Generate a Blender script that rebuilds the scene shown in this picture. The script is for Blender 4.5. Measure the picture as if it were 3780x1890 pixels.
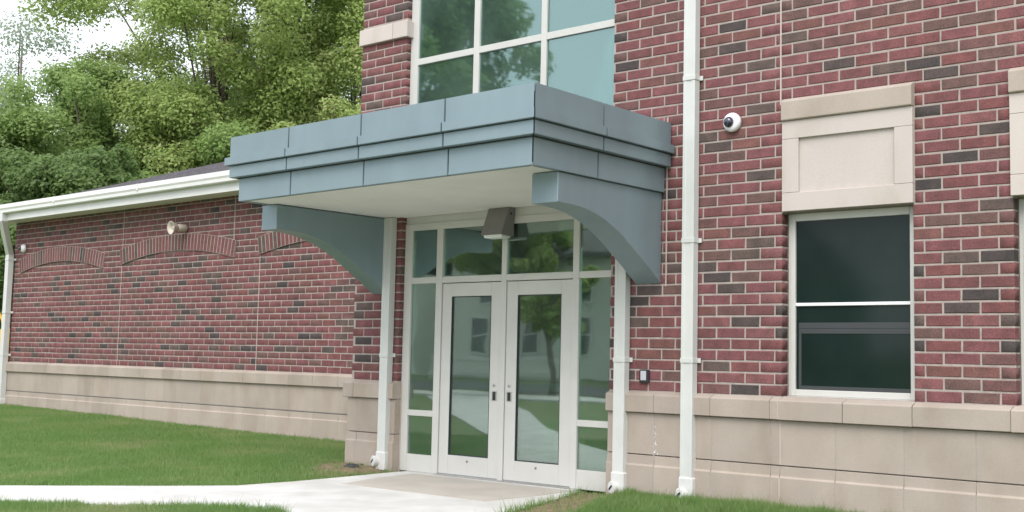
import bpy, bmesh, math, random
import numpy as np
from mathutils import Matrix, Vector

random.seed(7); rng = np.random.default_rng(7)
SC = bpy.context.scene
for o in list(bpy.data.objects): bpy.data.objects.remove(o, do_unlink=True)
COL = SC.collection

# ------------------------------------------------------------------ camera, sky, sun, exposure
CX, CY, CZ = 4.312, -8.721, 0.398
YAW, PITCH, ROLL = math.radians(36.093), math.radians(4.759), math.radians(0.741)
FPX = 4124.364            # focal length in photo pixels (3780 wide)
PPX, PPY = 469.248, 1.9
f = np.array([-math.sin(YAW)*math.cos(PITCH), math.cos(YAW)*math.cos(PITCH), math.sin(PITCH)])
r = np.array([math.cos(YAW), math.sin(YAW), 0.]); u = np.cross(r, f)
r2 = math.cos(ROLL)*r + math.sin(ROLL)*u; u2 = -math.sin(ROLL)*r + math.cos(ROLL)*u
cam = bpy.data.cameras.new('camera'); camo = bpy.data.objects.new('camera', cam); COL.objects.link(camo)
M = Matrix.Identity(4)
for i in range(3): M[i][0], M[i][1], M[i][2] = r2[i], u2[i], -f[i]
M[0][3], M[1][3], M[2][3] = CX, CY, CZ
camo.matrix_world = M
cam.sensor_width = 36; cam.lens = FPX/3780*36; cam.shift_x = -PPX/3780; cam.shift_y = PPY/3780
cam.clip_start = 0.1; cam.clip_end = 2000
SC.camera = camo

def project(P):
    d = np.asarray(P, float)-np.array([CX, CY, CZ]); z = d@f
    return 1890+PPX+FPX*(d@r2)/z, 945+PPY-FPX*(d@u2)/z, z

SUN_EL, SUN_AZ = math.radians(50), math.radians(155)     # azimuth clockwise from +Y: front, to the right
world = bpy.data.worlds.new('World'); SC.world = world; world.use_nodes = True
nt = world.node_tree; nt.nodes.clear()
out = nt.nodes.new('ShaderNodeOutputWorld'); bg = nt.nodes.new('ShaderNodeBackground')
sky = nt.nodes.new('ShaderNodeTexSky'); sky.sky_type = 'NISHITA'; sky.sun_disc = False
sky.sun_elevation = SUN_EL; sky.sun_rotation = SUN_AZ; sky.dust_density = 2.0; sky.air_density = 1.0
tc = nt.nodes.new('ShaderNodeTexCoord'); noi = nt.nodes.new('ShaderNodeTexNoise')
noi.inputs['Scale'].default_value = 2.2; noi.inputs['Detail'].default_value = 5
cr = nt.nodes.new('ShaderNodeValToRGB'); cr.color_ramp.elements[0].position = .3; cr.color_ramp.elements[1].position = .6
cr.color_ramp.elements[0].color = (.62, .62, .62, 1); cr.color_ramp.elements[1].color = (.92, .92, .92, 1)
mx = nt.nodes.new('ShaderNodeMixRGB'); mx.inputs['Color2'].default_value = (10.8, 11.2, 12.2, 1)
nt.links.new(tc.outputs['Generated'], noi.inputs['Vector']); nt.links.new(noi.outputs['Fac'], cr.inputs['Fac'])
nt.links.new(cr.outputs['Color'], mx.inputs['Fac']); nt.links.new(sky.outputs['Color'], mx.inputs['Color1'])
nt.links.new(mx.outputs['Color'], bg.inputs['Color']); nt.links.new(bg.outputs['Background'], out.inputs['Surface'])
bg.inputs['Strength'].default_value = 0.10

sl = bpy.data.lights.new('sun', 'SUN'); sl.energy = 1.6; sl.angle = math.radians(40); sl.color = (1, .955, .90)
so = bpy.data.objects.new('sun', sl); COL.objects.link(so)
sd = Vector((math.sin(SUN_AZ)*math.cos(SUN_EL), math.cos(SUN_AZ)*math.cos(SUN_EL), math.sin(SUN_EL)))
so.rotation_euler = sd.to_track_quat('Z', 'Y').to_euler(); so.location = (0, -20, 30)

SC.view_settings.view_transform = 'Standard'; SC.view_settings.look = 'None'
SC.view_settings.exposure = 0.75; SC.view_settings.gamma = 1; SC.view_settings.use_curve_mapping = False

# ------------------------------------------------------------------ materials
def mat(name):
    m = bpy.data.materials.new(name); m.use_nodes = True
    n = m.node_tree.nodes; b = n['Principled BSDF']
    return m, m.node_tree, b
def add(t, kind, **kw):
    n = t.nodes.new(kind)
    for k, v in kw.items():
        if k in n.inputs: n.inputs[k].default_value = v
        else: setattr(n, k, v)
    return n
def noise_col(t, c1, c2, scale, detail=6, coord='Object', lo=.35, hi=.65, stretch=None):
    tcn = add(t, 'ShaderNodeTexCoord'); src = tcn.outputs['Object']
    if coord == 'World': src = add(t, 'ShaderNodeNewGeometry').outputs['Position']
    if stretch:
        mp = add(t, 'ShaderNodeMapping'); mp.inputs['Scale'].default_value = stretch
        t.links.new(src, mp.inputs['Vector']); src = mp.outputs['Vector']
    n = add(t, 'ShaderNodeTexNoise', Scale=scale, Detail=detail); t.links.new(src, n.inputs['Vector'])
    c = add(t, 'ShaderNodeValToRGB'); c.color_ramp.elements[0].position = lo; c.color_ramp.elements[1].position = hi
    c.color_ramp.elements[0].color = (*c1, 1); c.color_ramp.elements[1].color = (*c2, 1)
    t.links.new(n.outputs['Fac'], c.inputs['Fac'])
    return c, n, src
def mul(t, a, b, fac=1.0, mode='MULTIPLY'):
    m = add(t, 'ShaderNodeMixRGB', blend_type=mode); m.inputs['Fac'].default_value = fac
    t.links.new(a, m.inputs['Color1']); t.links.new(b, m.inputs['Color2'])
    return m.outputs['Color']
def bump(t, b, src, scale, strength, dist=.01, detail=4):
    n = add(t, 'ShaderNodeTexNoise', Scale=scale, Detail=detail)
    if src is not None: t.links.new(src, n.inputs['Vector'])
    bp = add(t, 'ShaderNodeBump', Strength=strength, Distance=dist)
    t.links.new(n.outputs['Fac'], bp.inputs['Height']); t.links.new(bp.outputs['Normal'], b.inputs['Normal'])
def simple(name, c1, c2=None, rough=.5, scale=3., metallic=0., bs=None, coord='World', spec=.5, stretch=None):
    m, t, b = mat(name)
    c, n, src = noise_col(t, c1, c2 or tuple(x*.92 for x in c1), scale, coord=coord, stretch=stretch)
    t.links.new(c.outputs['Color'], b.inputs['Base Color'])
    b.inputs['Roughness'].default_value = rough; b.inputs['Metallic'].default_value = metallic
    b.inputs['Specular IOR Level'].default_value = spec
    if bs: bump(t, b, src, bs[0], bs[1], bs[2] if len(bs) > 2 else .01)
    return m

def brick_material():
    m, t, b = mat('clay_brick')
    oi = add(t, 'ShaderNodeObjectInfo'); ge = add(t, 'ShaderNodeNewGeometry')
    s = add(t, 'ShaderNodeMath', operation='ADD'); t.links.new(oi.outputs['Random'], s.inputs[0]); t.links.new(ge.outputs['Random Per Island'], s.inputs[1])
    fr = add(t, 'ShaderNodeMath', operation='FRACT'); t.links.new(s.outputs[0], fr.inputs[0])
    cr = add(t, 'ShaderNodeValToRGB'); cr.color_ramp.interpolation = 'CONSTANT'
    pal = [(0, (.238, .082, .084)), (.16, (.225, .077, .074)), (.30, (.250, .094, .092)), (.42, (.208, .076, .075)),
           (.54, (.232, .080, .086)), (.64, (.214, .088, .076)), (.72, (.172, .092, .080)), (.80, (.186, .086, .080)),
           (.86, (.140, .094, .082)), (.915, (.108, .078, .072)), (.96, (.084, .066, .064))]
    pal = [(p, tuple(v+(sum(c)/3-v)*.15 for v in c)) for p, c in pal]
    e = cr.color_ramp.elements
    e[0].position, e[0].color = 0, (*pal[0][1], 1); e[1].position, e[1].color = pal[1][0], (*pal[1][1], 1)
    for p, c in pal[2:]:
        x = e.new(p); x.color = (*c, 1)
    t.links.new(fr.outputs[0], cr.inputs['Fac'])
    n1 = add(t, 'ShaderNodeTexNoise', Scale=9., Detail=5.); t.links.new(ge.outputs['Position'], n1.inputs['Vector'])
    c1 = add(t, 'ShaderNodeValToRGB'); c1.color_ramp.elements[0].position = .32; c1.color_ramp.elements[1].position = .68
    c1.color_ramp.elements[0].color = (.74, .78, .78, 1); c1.color_ramp.elements[1].color = (1.12, 1.08, 1.08, 1)
    t.links.new(n1.outputs['Fac'], c1.inputs['Fac'])
    n2 = add(t, 'ShaderNodeTexNoise', Scale=70., Detail=3.); t.links.new(ge.outputs['Position'], n2.inputs['Vector'])
    c2 = add(t, 'ShaderNodeValToRGB'); c2.color_ramp.elements[0].position = .3; c2.color_ramp.elements[1].position = .62
    c2.color_ramp.elements[0].color = (.66, .68, .68, 1); c2.color_ramp.elements[1].color = (1.03, 1.03, 1.03, 1)
    t.links.new(n2.outputs['Fac'], c2.inputs['Fac'])
    wz, _, _ = noise_col(t, (.90, .91, .92), (1.07, 1.06, 1.05), .9, coord='World', lo=.3, hi=.7)
    fz, _, _ = noise_col(t, (1, 1, 1), (1.30, 1.36, 1.36), 2.6, coord='World', lo=.60, hi=.80)
    col = mul(t, mul(t, mul(t, mul(t, cr.outputs['Color'], c1.outputs['Color']), c2.outputs['Color']), wz.outputs['Color']), fz.outputs['Color'])
    t.links.new(col, b.inputs['Base Color']); b.inputs['Roughness'].default_value = .85; b.inputs['Specular IOR Level'].default_value = .25
    bump(t, b, ge.outputs['Position'], 60., .35, .006)
    return m

def stone_material(name, c1, c2):
    m, t, b = mat(name)
    c, n, src = noise_col(t, c1, c2, 1.6, coord='World')
    ge = add(t, 'ShaderNodeNewGeometry'); oi = add(t, 'ShaderNodeObjectInfo')
    v = add(t, 'ShaderNodeValToRGB'); v.color_ramp.elements[0].color = (.93, .93, .925, 1); v.color_ramp.elements[1].color = (1.06, 1.05, 1.04, 1)
    t.links.new(oi.outputs['Random'], v.inputs['Fac'])
    g, _, _ = noise_col(t, (.955, .955, .955), (1.02, 1.02, 1.02), 90., coord='World')
    # runs of weather staining: long soft vertical streaks
    s, _, _ = noise_col(t, (.80, .765, .71), (1, 1, 1), 2.0, coord='World', lo=.34, hi=.52, stretch=(1.3, 1.3, .55))
    col = mul(t, mul(t, mul(t, c.outputs['Color'], v.outputs['Color']), g.outputs['Color']), s.outputs['Color'], .55)
    t.links.new(col, b.inputs['Base Color']); b.inputs['Roughness'].default_value = .85; b.inputs['Specular IOR Level'].default_value = .25
    bump(t, b, ge.outputs['Position'], 55., .15, .005)
    return m

def glass_material(name, tint, through, refl, veil, vf):
    m, t, b = mat(name); t.nodes.remove(b); o = t.nodes['Material Output']
    gl = add(t, 'ShaderNodeBsdfGlossy', Roughness=.025); gl.inputs['Color'].default_value = (*tint, 1)
    tr = add(t, 'ShaderNodeBsdfTransparent'); tr.inputs['Color'].default_value = (*through, 1)
    fz = add(t, 'ShaderNodeLayerWeight', Blend=.35)
    mr = add(t, 'ShaderNodeMapRange'); mr.inputs['To Min'].default_value = refl; mr.inputs['To Max'].default_value = .9
    t.links.new(fz.outputs['Fresnel'], mr.inputs['Value'])
    ms = add(t, 'ShaderNodeMixShader'); t.links.new(mr.outputs['Result'], ms.inputs['Fac'])
    # float glass is never quite flat
    ge = add(t, 'ShaderNodeNewGeometry'); nn = add(t, 'ShaderNodeTexNoise', Scale=1.6, Detail=1.)
    t.links.new(ge.outputs['Position'], nn.inputs['Vector'])
    bp = add(t, 'ShaderNodeBump', Strength=.03, Distance=.05); t.links.new(nn.outputs['Fac'], bp.inputs['Height']); t.links.new(bp.outputs['Normal'], gl.inputs['Normal'])
    t.links.new(tr.outputs[0], ms.inputs[1]); t.links.new(gl.outputs[0], ms.inputs[2])
    df = add(t, 'ShaderNodeBsdfDiffuse'); df.inputs['Color'].default_value = (*veil, 1)
    dn, _, _ = noise_col(t, (vf*.6,)*3, (vf*1.3,)*3, 1.4, coord='World')
    m2 = add(t, 'ShaderNodeMixShader'); t.links.new(dn.outputs['Color'], m2.inputs['Fac']); t.links.new(ms.outputs[0], m2.inputs[1]); t.links.new(df.outputs[0], m2.inputs[2])
    t.links.new(m2.outputs[0], o.inputs['Surface'])
    return m

def leaf_material(name, cols, nsc=.55, mixf=.5):
    m, t, b = mat(name)
    ge = add(t, 'ShaderNodeNewGeometry'); cr = add(t, 'ShaderNodeValToRGB')
    e = cr.color_ramp.elements
    e[0].position = 0; e[0].color = (*cols[0], 1); e[1].position = 1; e[1].color = (*cols[-1], 1)
    for i, c in enumerate(cols[1:-1]):
        x = e.new((i+1)/(len(cols)-1)); x.color = (*c, 1)
    nz = add(t, 'ShaderNodeTexNoise', Scale=nsc, Detail=5.); t.links.new(ge.outputs['Position'], nz.inputs['Vector'])
    mr = add(t, 'ShaderNodeMapRange'); mr.inputs['From Min'].default_value = .3; mr.inputs['From Max'].default_value = .7
    t.links.new(nz.outputs['Fac'], mr.inputs['Value'])
    a = add(t, 'ShaderNodeMix'); a.inputs[0].default_value = mixf
    t.links.new(mr.outputs['Result'], a.inputs[2]); t.links.new(ge.outputs['Random Per Island'], a.inputs[3])
    t.links.new(a.outputs[0], cr.inputs['Fac']); t.links.new(cr.outputs['Color'], b.inputs['Base Color'])
    b.inputs['Roughness'].default_value = .5; b.inputs['Specular IOR Level'].default_value = .35
    o = t.nodes['Material Output']; tl = add(t, 'ShaderNodeBsdfTranslucent'); ms = add(t, 'ShaderNodeMixShader'); ms.inputs['Fac'].default_value = .5
    t.links.new(cr.outputs['Color'], tl.inputs['Color']); t.links.new(b.outputs[0], ms.inputs[1]); t.links.new(tl.outputs[0], ms.inputs[2])
    t.links.new(ms.outputs[0], o.inputs['Surface'])
    return m

BRICK = brick_material()
MORTAR = simple('mortar', (.40, .345, .312), (.32, .276, .25), .95, 14, bs=(120, .3, .004))
JOINT = simple('stone_joint_mortar', (.40, .375, .355), (.35, .33, .315), .95, 9)
STONE = stone_material('cast_stone', (.425, .366, .315), (.375, .322, .276))
STONE2 = stone_material('pale_cast_stone', (.57, .512, .474), (.545, .487, .448))
def metal_material():
    m, t, b = mat('blue_grey_panel_paint')
    c, n, src = noise_col(t, (.240, .312, .342), (.262, .340, .370), 1.3, coord='World')
    st, _, _ = noise_col(t, (.972, .975, .972), (1.01, 1.01, 1.01), 5., coord='World', lo=.38, hi=.6, stretch=(1.2, 1.2, .10))
    t.links.new(mul(t, c.outputs['Color'], st.outputs['Color']), b.inputs['Base Color'])
    b.inputs['Metallic'].default_value = .40
    rr, _, _ = noise_col(t, (.36, .36, .36), (.50, .50, .50), 3., coord='World'); t.links.new(rr.outputs['Color'], b.inputs['Roughness'])
    bump(t, b, src, 1.8, .10, .03, 1.)
    return m
METAL = metal_material()
DARKGAP = simple('dark_sealant', (.03, .04, .045), None, .8)
SEAL = simple('pale_sealant', (.50, .41, .375), None, .8)
SOFFIT = simple('painted_soffit_board', (.80, .785, .76), (.75, .735, .71), .8, 2.0)
FRAME = simple('pale_aluminium_frame', (.57, .565, .53), (.54, .535, .50), .4, 4)
DSPAINT = simple('white_downspout_enamel', (.60, .61, .585), (.565, .575, .55), .38, 4)
PVC = simple('white_pvc', (.66, .66, .64), (.60, .60, .58), .35, 8)
GUTTER = simple('white_gutter_enamel', (.72, .72, .69), (.68, .68, .65), .35, 3)
STEEL = simple('brushed_steel', (.55, .55, .54), None, .3, 20, .9)
BLACK = simple('black_plastic', (.02, .02, .022), None, .4)
GREYP = simple('grey_plastic', (.50, .50, .53), None, .4)
WHITEP = simple('white_plastic', (.82, .82, .82), None, .35)
LENS = simple('dark_dome_lens', (.015, .02, .04), None, .05, spec=1.)
LIGHTBOX = simple('grey_bronze_paint', (.22, .206, .20), (.20, .188, .184), .5, 5)
DIFF = simple('frosted_lens', (.75, .78, .76), None, .3)
HORN = simple('beige_horn_enamel', (.56, .50, .42), None, .45, 9)
GLASS = glass_material('green_vision_glass', (.80, .91, .85), (.60, .76, .69), .26, (.33, .42, .37), .06)
GLASSU = glass_material('teal_reflective_glass', (.54, .74, .72), (.40, .58, .53), .28, (.28, .42, .36), .13)
SCREEN = simple('insect_screen_glass', (.009, .019, .016), (.015, .028, .024), .08, 1.2, spec=.22)
SASH = simple('sash_behind_screen', (.045, .049, .052), None, .5)
INTERIOR = simple('interior_plaster', (.32, .36, .33), None, .9)
FLOORM = simple('interior_floor_tile', (.22, .21, .19), None, .6)
GLAZED = simple('satin_exit_bar', (.86, .90, .87), None, .4)
SHINGLE = simple('asphalt_shingle', (.060, .056, .062), (.115, .105, .112), .95, 10, bs=(80, .6, .01))
CONC = simple('concrete_path', (.60, .59, .57), (.50, .485, .455), .9, 2.6, bs=(60, .15, .004))
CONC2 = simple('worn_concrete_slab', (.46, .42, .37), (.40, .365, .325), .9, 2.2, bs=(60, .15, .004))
ASPHALT = simple('asphalt_road', (.075, .075, .078), (.055, .055, .058), .95, 3)
BARK = simple('tree_bark', (.15, .12, .10), (.09, .075, .06), .95, 6, bs=(20, .8, .03))
LAWN = simple('lawn_soil', (.10, .165, .045), (.15, .17, .07), 1., 1.3)
DIRT = simple('bare_soil', (.25, .18, .11), (.17, .125, .08), 1., 9, bs=(40, .8, .02))
ROOFM = simple('flat_roof_membrane', (.35, .36, .37), None, .9)
YELLOW = simple('yellow_play_plastic', (.78, .48, .06), None, .4)
SIDING = simple('pale_clapboard_paint', (.74, .76, .70), (.70, .72, .66), .7, 1.2)
BROWNW = simple('dark_brown_siding', (.075, .048, .036), (.06, .038, .03), .8, 2)
HGLASS = simple('dark_house_window_glass', (.03, .045, .05), None, .08, spec=1.)
WHITEW = simple('white_timber_paint', (.80, .80, .78), None, .6)

# ------------------------------------------------------------------ helpers
def link(name, me, m=None, parent=None, loc=None):
    if m is not None and len(me.materials) == 0: me.materials.append(m)
    o = bpy.data.objects.new(name, me); COL.objects.link(o)
    if loc is not None: o.location = loc
    if parent is not None: attach(o, parent)
    return o
PINV = {}
def attach(o, parent):
    o.parent = parent
    inv = PINV.get(parent.name)
    if inv is not None: o.matrix_parent_inverse = inv
def thing(name, label, cat, loc, group=None, rotz=0., keep_world=True):
    o = bpy.data.objects.new(name, None); COL.objects.link(o); o.location = loc; o.rotation_euler = (0, 0, rotz)
    o.empty_display_size = .3; o['label'] = label; o['category'] = cat
    if group: o['group'] = group
    if keep_world: PINV[o.name] = (Matrix.Translation(loc) @ Matrix.Rotation(rotz, 4, 'Z')).inverted()
    return o
def tag(o, label, cat, group=None):
    o['label'] = label; o['category'] = cat
    if group: o['group'] = group
    return o
def fin(name, bm, m, parent=None, smooth=False):
    me = bpy.data.meshes.new(name); bmesh.ops.recalc_face_normals(bm, faces=bm.faces[:]); bm.to_mesh(me); bm.free()
    if smooth:
        for p in me.polygons: p.use_smooth = True
    return link(name, me, m, parent)
def box(bm, x0, x1, y0, y1, z0, z1, bev=0.):
    mtx = Matrix.Translation(((x0+x1)/2, (y0+y1)/2, (z0+z1)/2)) @ Matrix.Diagonal((x1-x0, y1-y0, z1-z0, 1))
    g = bmesh.ops.create_cube(bm, size=1, matrix=mtx)
    if bev > 0:
        es = list({e for v in g['verts'] for e in v.link_edges})
        bmesh.ops.bevel(bm, geom=es, offset=bev, segments=1, affect='EDGES', profile=.5)
def boxes(name, lst, m, parent=None, bev=0.):
    bm = bmesh.new()
    for b in lst: box(bm, *b, bev=bev)
    return fin(name, bm, m, parent)
def onebox(name, b, m, parent=None, bev=.003): return boxes(name, [b], m, parent, bev)
def prism_x(bm, prof, x0, x1):           # prof = [(y, z)] closed, extruded along X
    a = [bm.verts.new((x0, y, z)) for y, z in prof]; b = [bm.verts.new((x1, y, z)) for y, z in prof]
    n = len(prof); bm.faces.new(a); bm.faces.new(b[::-1])
    for i in range(n): bm.faces.new((a[i], b[i], b[(i+1) % n], a[(i+1) % n]))
def tube(bm, pts, rad, seg=10, cap=True):
    rings = []; pts = [Vector(p) for p in pts]
    if not hasattr(rad, '__len__'): rad = [rad]*len(pts)
    for i, p in enumerate(pts):
        d = (pts[min(i+1, len(pts)-1)]-pts[max(i-1, 0)]).normalized()
        a = d.orthogonal().normalized() if i == 0 else (pa-d*pa.dot(d)).normalized()
        pa = a; b = d.cross(a)
        rings.append([bm.verts.new(p+(a*math.cos(2*math.pi*k/seg)+b*math.sin(2*math.pi*k/seg))*rad[i]) for k in range(seg)])
    for i in range(len(rings)-1):
        for k in range(seg): bm.faces.new((rings[i][k], rings[i][(k+1) % seg], rings[i+1][(k+1) % seg], rings[i+1][k]))
    if cap: bm.faces.new(rings[0][::-1]); bm.faces.new(rings[-1])
def lathe(bm, prof, origin, axis, seg=24):   # prof = [(r, t)], t along axis
    ax = Vector(axis).normalized(); a = ax.orthogonal().normalized(); b = ax.cross(a); O = Vector(origin); rings = []
    for rr, t in prof:
        rings.append([bm.verts.new(O+ax*t+(a*math.cos(2*math.pi*k/seg)+b*math.sin(2*math.pi*k/seg))*max(rr, 1e-4)) for k in range(seg)])
    for i in range(len(rings)-1):
        for k in range(seg): bm.faces.new((rings[i][k], rings[i][(k+1) % seg], rings[i+1][(k+1) % seg], rings[i+1][k]))
    bm.faces.new(rings[0][::-1]); bm.faces.new(rings[-1])
def raw(name, V, F, m, parent=None, kind=None):
    me = bpy.data.meshes.new(name); V = np.asarray(V, np.float32); F = np.asarray(F, np.int32); k = F.shape[1]
    me.vertices.add(len(V)); me.vertices.foreach_set('co', V.ravel())
    me.loops.add(F.size); me.loops.foreach_set('vertex_index', F.ravel())
    me.polygons.add(len(F)); me.polygons.foreach_set('loop_start', np.arange(0, F.size, k, dtype=np.int32))
    me.polygons.foreach_set('loop_total', np.full(len(F), k, np.int32)); me.update(calc_edges=True); me.validate()
    o = link(name, me, m, parent)
    if kind: o['kind'] = kind
    return o
def wall_mesh(name, xs, zs, solid, y0, y1, m, parent=None):   # slab with openings, no inner faces
    xs = sorted(set(xs)); zs = sorted(set(zs)); bm = bmesh.new(); cache = {}
    def v(i, j, y):
        k = (i, j, y)
        if k not in cache: cache[k] = bm.verts.new((xs[i], y, zs[j]))
        return cache[k]
    S = lambda i, j: 0 <= i < len(xs)-1 and 0 <= j < len(zs)-1 and solid((xs[i]+xs[i+1])/2, (zs[j]+zs[j+1])/2)
    for i in range(len(xs)-1):
        for j in range(len(zs)-1):
            if not S(i, j): continue
            bm.faces.new((v(i, j, y0), v(i+1, j, y0), v(i+1, j+1, y0), v(i, j+1, y0)))
            bm.faces.new((v(i, j, y1), v(i, j+1, y1), v(i+1, j+1, y1), v(i+1, j, y1)))
            if not S(i-1, j): bm.faces.new((v(i, j, y0), v(i, j+1, y0), v(i, j+1, y1), v(i, j, y1)))
            if not S(i+1, j): bm.faces.new((v(i+1, j, y0), v(i+1, j, y1), v(i+1, j+1, y1), v(i+1, j+1, y0)))
            if not S(i, j-1): bm.faces.new((v(i, j, y0), v(i, j, y1), v(i+1, j, y1), v(i+1, j, y0)))
            if not S(i, j+1): bm.faces.new((v(i, j+1, y0), v(i+1, j+1, y0), v(i+1, j+1, y1), v(i, j+1, y1)))
    return fin(name, bm, m, parent)

# ------------------------------------------------------------------ bricks
H, L, J = .1016, .3048, .0155
def brick_proto(k):
    bm = bmesh.new(); rr = random.Random(k)
    x0, x1 = -.5, .5; z0, z1 = -.5, .5; d = .11; c = .006; w, h = L-J, H-J
    def q(x, z): return (x*w+rr.uniform(-.0015, .0015), z*h+rr.uniform(-.0015, .0015))
    fr = [(-.5, -.5), (.5, -.5), (.5, .5), (-.5, .5)]
    A = []; B = []; C = []
    for x, z in fr:
        px, pz = q(x, z)
        A.append(bm.verts.new((px-math.copysign(c, x), 0, pz-math.copysign(c, z))))
        B.append(bm.verts.new((px, c*.9, pz))); C.append(bm.verts.new((px, d, pz)))
    bm.faces.new(A)
    for i in range(4):
        j = (i+1) % 4
        bm.faces.new((A[i], B[i], B[j], A[j])); bm.faces.new((B[i], C[i], C[j], B[j]))
    bm.faces.new(C[::-1])
    me = bpy.data.meshes.new('brick'); bmesh.ops.recalc_face_normals(bm, faces=bm.faces[:]); bm.to_mesh(me); bm.free(); me.materials.append(BRICK)
    return me
PROTO = [brick_proto(k) for k in range(6)]
PV = [np.array([v.co for v in m.vertices]) for m in PROTO]
PF = [[tuple(p.vertices) for p in m.polygons] for m in PROTO]
def lay_rows(x0, x1, z0, z1, phase, zoff, blocked, cuts, parity=0):
    """running bond; returns [(xc, zc, width)]"""
    out = []
    k0 = math.floor((z0-zoff)/H+.01); k = k0
    while True:
        zb = zoff+k*H; zt = zb+H; zc = (zb+zt)/2
        if zb > z1-.02: break
        k += 1
        if zb < z0-.02: continue
        solid = [(x0, x1)]
        for (a, b, c, d) in blocked:
            if c < zc < d:
                ns = []
                for s, e in solid:
                    if b <= s or a >= e: ns.append((s, e)); continue
                    if a > s: ns.append((s, a-J/2*0))
                    if b < e: ns.append((b+J/2*0, e))
                solid = ns
        for cx, c, d in cuts:
            if c < zc < d:
                ns = []
                for s, e in solid:
                    if s < cx < e: ns += [(s, cx-.001), (cx+.001, e)]
                    else: ns.append((s, e))
                solid = ns
        ph = phase + (L/2 if ((k-1-parity) % 2) else 0)
        for s, e in solid:
            n = math.floor((s-ph)/L); x = ph+n*L
            while x < e:
                a, b = max(x, s), min(x+L, e)
                ea = J/2 if a == x or any(abs(a-c[0]) < .01 for c in cuts) else 0.0
                eb = J/2 if b == x+L or any(abs(b-c[0]) < .01 for c in cuts) else 0.0
                a += ea; b -= eb
                if b-a > .025: out.append(((a+b)/2, zc, b-a))
                x += L
    return out
def place_bricks(rows, wall, name, tow, y=0., limit=300):
    """the largest in the picture become objects, the rest one joined part"""
    sc = []
    for xc, zc, w in rows:
        px, py, d = project(tow(xc, y, zc))
        vis = d > 0 and -20 < px < 3800 and -20 < py < 1910 and not (860 < px < 2440 and 420 < py < 700 and tow(xc, y, zc)[1] < .5)
        sc.append((-(w/d if vis else 0), len(sc)))
    order = [i for s, i in sorted(sc)]
    first = set(i for i in order[:limit] if sc[i][0] < 0)
    V = []; F3 = []; n = 0
    for i, (xc, zc, w) in enumerate(rows):
        k = random.randrange(6); sx = w/(L-J); yy = y+random.uniform(-.0015, .0018)
        dz = random.uniform(-.0012, .0012)
        if i in first:
            o = bpy.data.objects.new(name, PROTO[k]); COL.objects.link(o)
            o.location = (xc, yy, zc+dz); o.scale = (sx, 1, 1); o.rotation_euler = (random.uniform(-.006, .006), random.uniform(-.003, .003), random.uniform(-.006, .006)*.6)
            attach(o, wall)
        else:
            v = PV[k].copy(); v[:, 0] = v[:, 0]*sx+xc; v[:, 1] += yy; v[:, 2] += zc+dz
            V.append(v); F3 += [tuple(a+n for a in q) for q in PF[k]]; n += len(v)
    if V: raw('brick_field', np.concatenate(V), np.array(F3), BRICK, wall, 'stuff')

# ================================================================== ground
def ss(a, b, x): t = min(1, max(0, (x-a)/(b-a))); return t*t*(3-2*t)
def gh(x, y):
    z = -1.025 + .10*ss(-8.6, -20, x) * ss(-9, 1, y)
    z += .045*ss(-2.45, -2.05, x)*ss(-2.6, -.5, y)
    z += .05*ss(-5.42, -5.75, x)*ss(-1.0, -.2, y)*ss(-8.5, -7, x)
    z += .012*math.sin(x*1.7+y*.9)*math.sin(y*1.3-x*.4) if y < 0 else 0
    return z
def axis(lo, hi, step, far):
    a = list(np.arange(lo, hi+1e-6, step)); s = step; x = lo
    while x > -far: s *= 1.5; x -= s; a.insert(0, x)
    s = step; x = hi
    while x < far: s *= 1.5; x += s; a.append(x)
    return a
gx = axis(-24, 4, .25, 600); gy = axis(-9, 3, .25, 600)
V = np.array([(x, y, gh(x, y)) for y in gy for x in gx]); nx = len(gx)
F = np.array([(j*nx+i, j*nx+i+1, (j+1)*nx+i+1, (j+1)*nx+i) for j in range(len(gy)-1) for i in range(nx-1)])
lawn = raw('lawn', V, F, LAWN, kind='structure')

def sheet(name, pts, z, th, m, parent=None):     # slab from a plan outline
    bm = bmesh.new(); vs = [bm.verts.new((x, y, z)) for x, y in pts]
    fa = bm.faces.new(vs); g = bmesh.ops.extrude_face_region(bm, geom=[fa])
    bmesh.ops.translate(bm, vec=(0, 0, -th), verts=[e for e in g['geom'] if isinstance(e, bmesh.types.BMVert)])
    bmesh.ops.triangulate(bm, faces=[x for x in bm.faces if len(x.verts) > 4])
    return fin(name, bm, m, parent)
PATH = [(-5.34, -.02), (-5.36, -.30), (-5.385, -.83), (-5.43, -1.35), (-5.56, -1.93), (-6.05, -2.42), (-7.22, -3.44), (-9.6, -5.4), (-14, -9.0), (-20, -14.0),
        (-18.2, -14.9), (-12.6, -10.2), (-8.4, -5.95), (-6.03, -3.98), (-5.14, -3.39), (-4.63, -2.97), (-4.2, -2.80), (-3.75, -2.74), (-3.3, -2.95), (-2.9, -3.6), (-2.2, -5.2), (-1.5, -8.2), (-1.2, -14.4),
        (.6, -14.4), (.45, -9), (-.3, -6), (-1.45, -3.4), (-2.1, -2.0), (-2.28, -1.52), (-2.46, -.9), (-2.60, -.35), (-2.66, -.02)]
path = sheet('concrete_path', PATH, -1.004, .12, CONC); path['kind'] = 'structure'
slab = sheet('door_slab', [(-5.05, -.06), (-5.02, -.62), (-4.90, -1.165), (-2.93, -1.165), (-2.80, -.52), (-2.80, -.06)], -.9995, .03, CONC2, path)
threshold_pad = sheet('door_slab', [(-5.30, .13), (-5.30, -.052), (-2.80, -.052), (-2.80, .13)], -1.0, .03, CONC, path)
road = sheet('road', [(-300, -24.5), (300, -24.5), (300, -17.5), (-300, -17.5)], -1.0, .2, ASPHALT); road['kind'] = 'structure'
walk = sheet('pavement', [(-300, -16.2), (300, -16.2), (300, -14.4), (-300, -14.4)], -.98, .15, CONC); walk['kind'] = 'structure'
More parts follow.
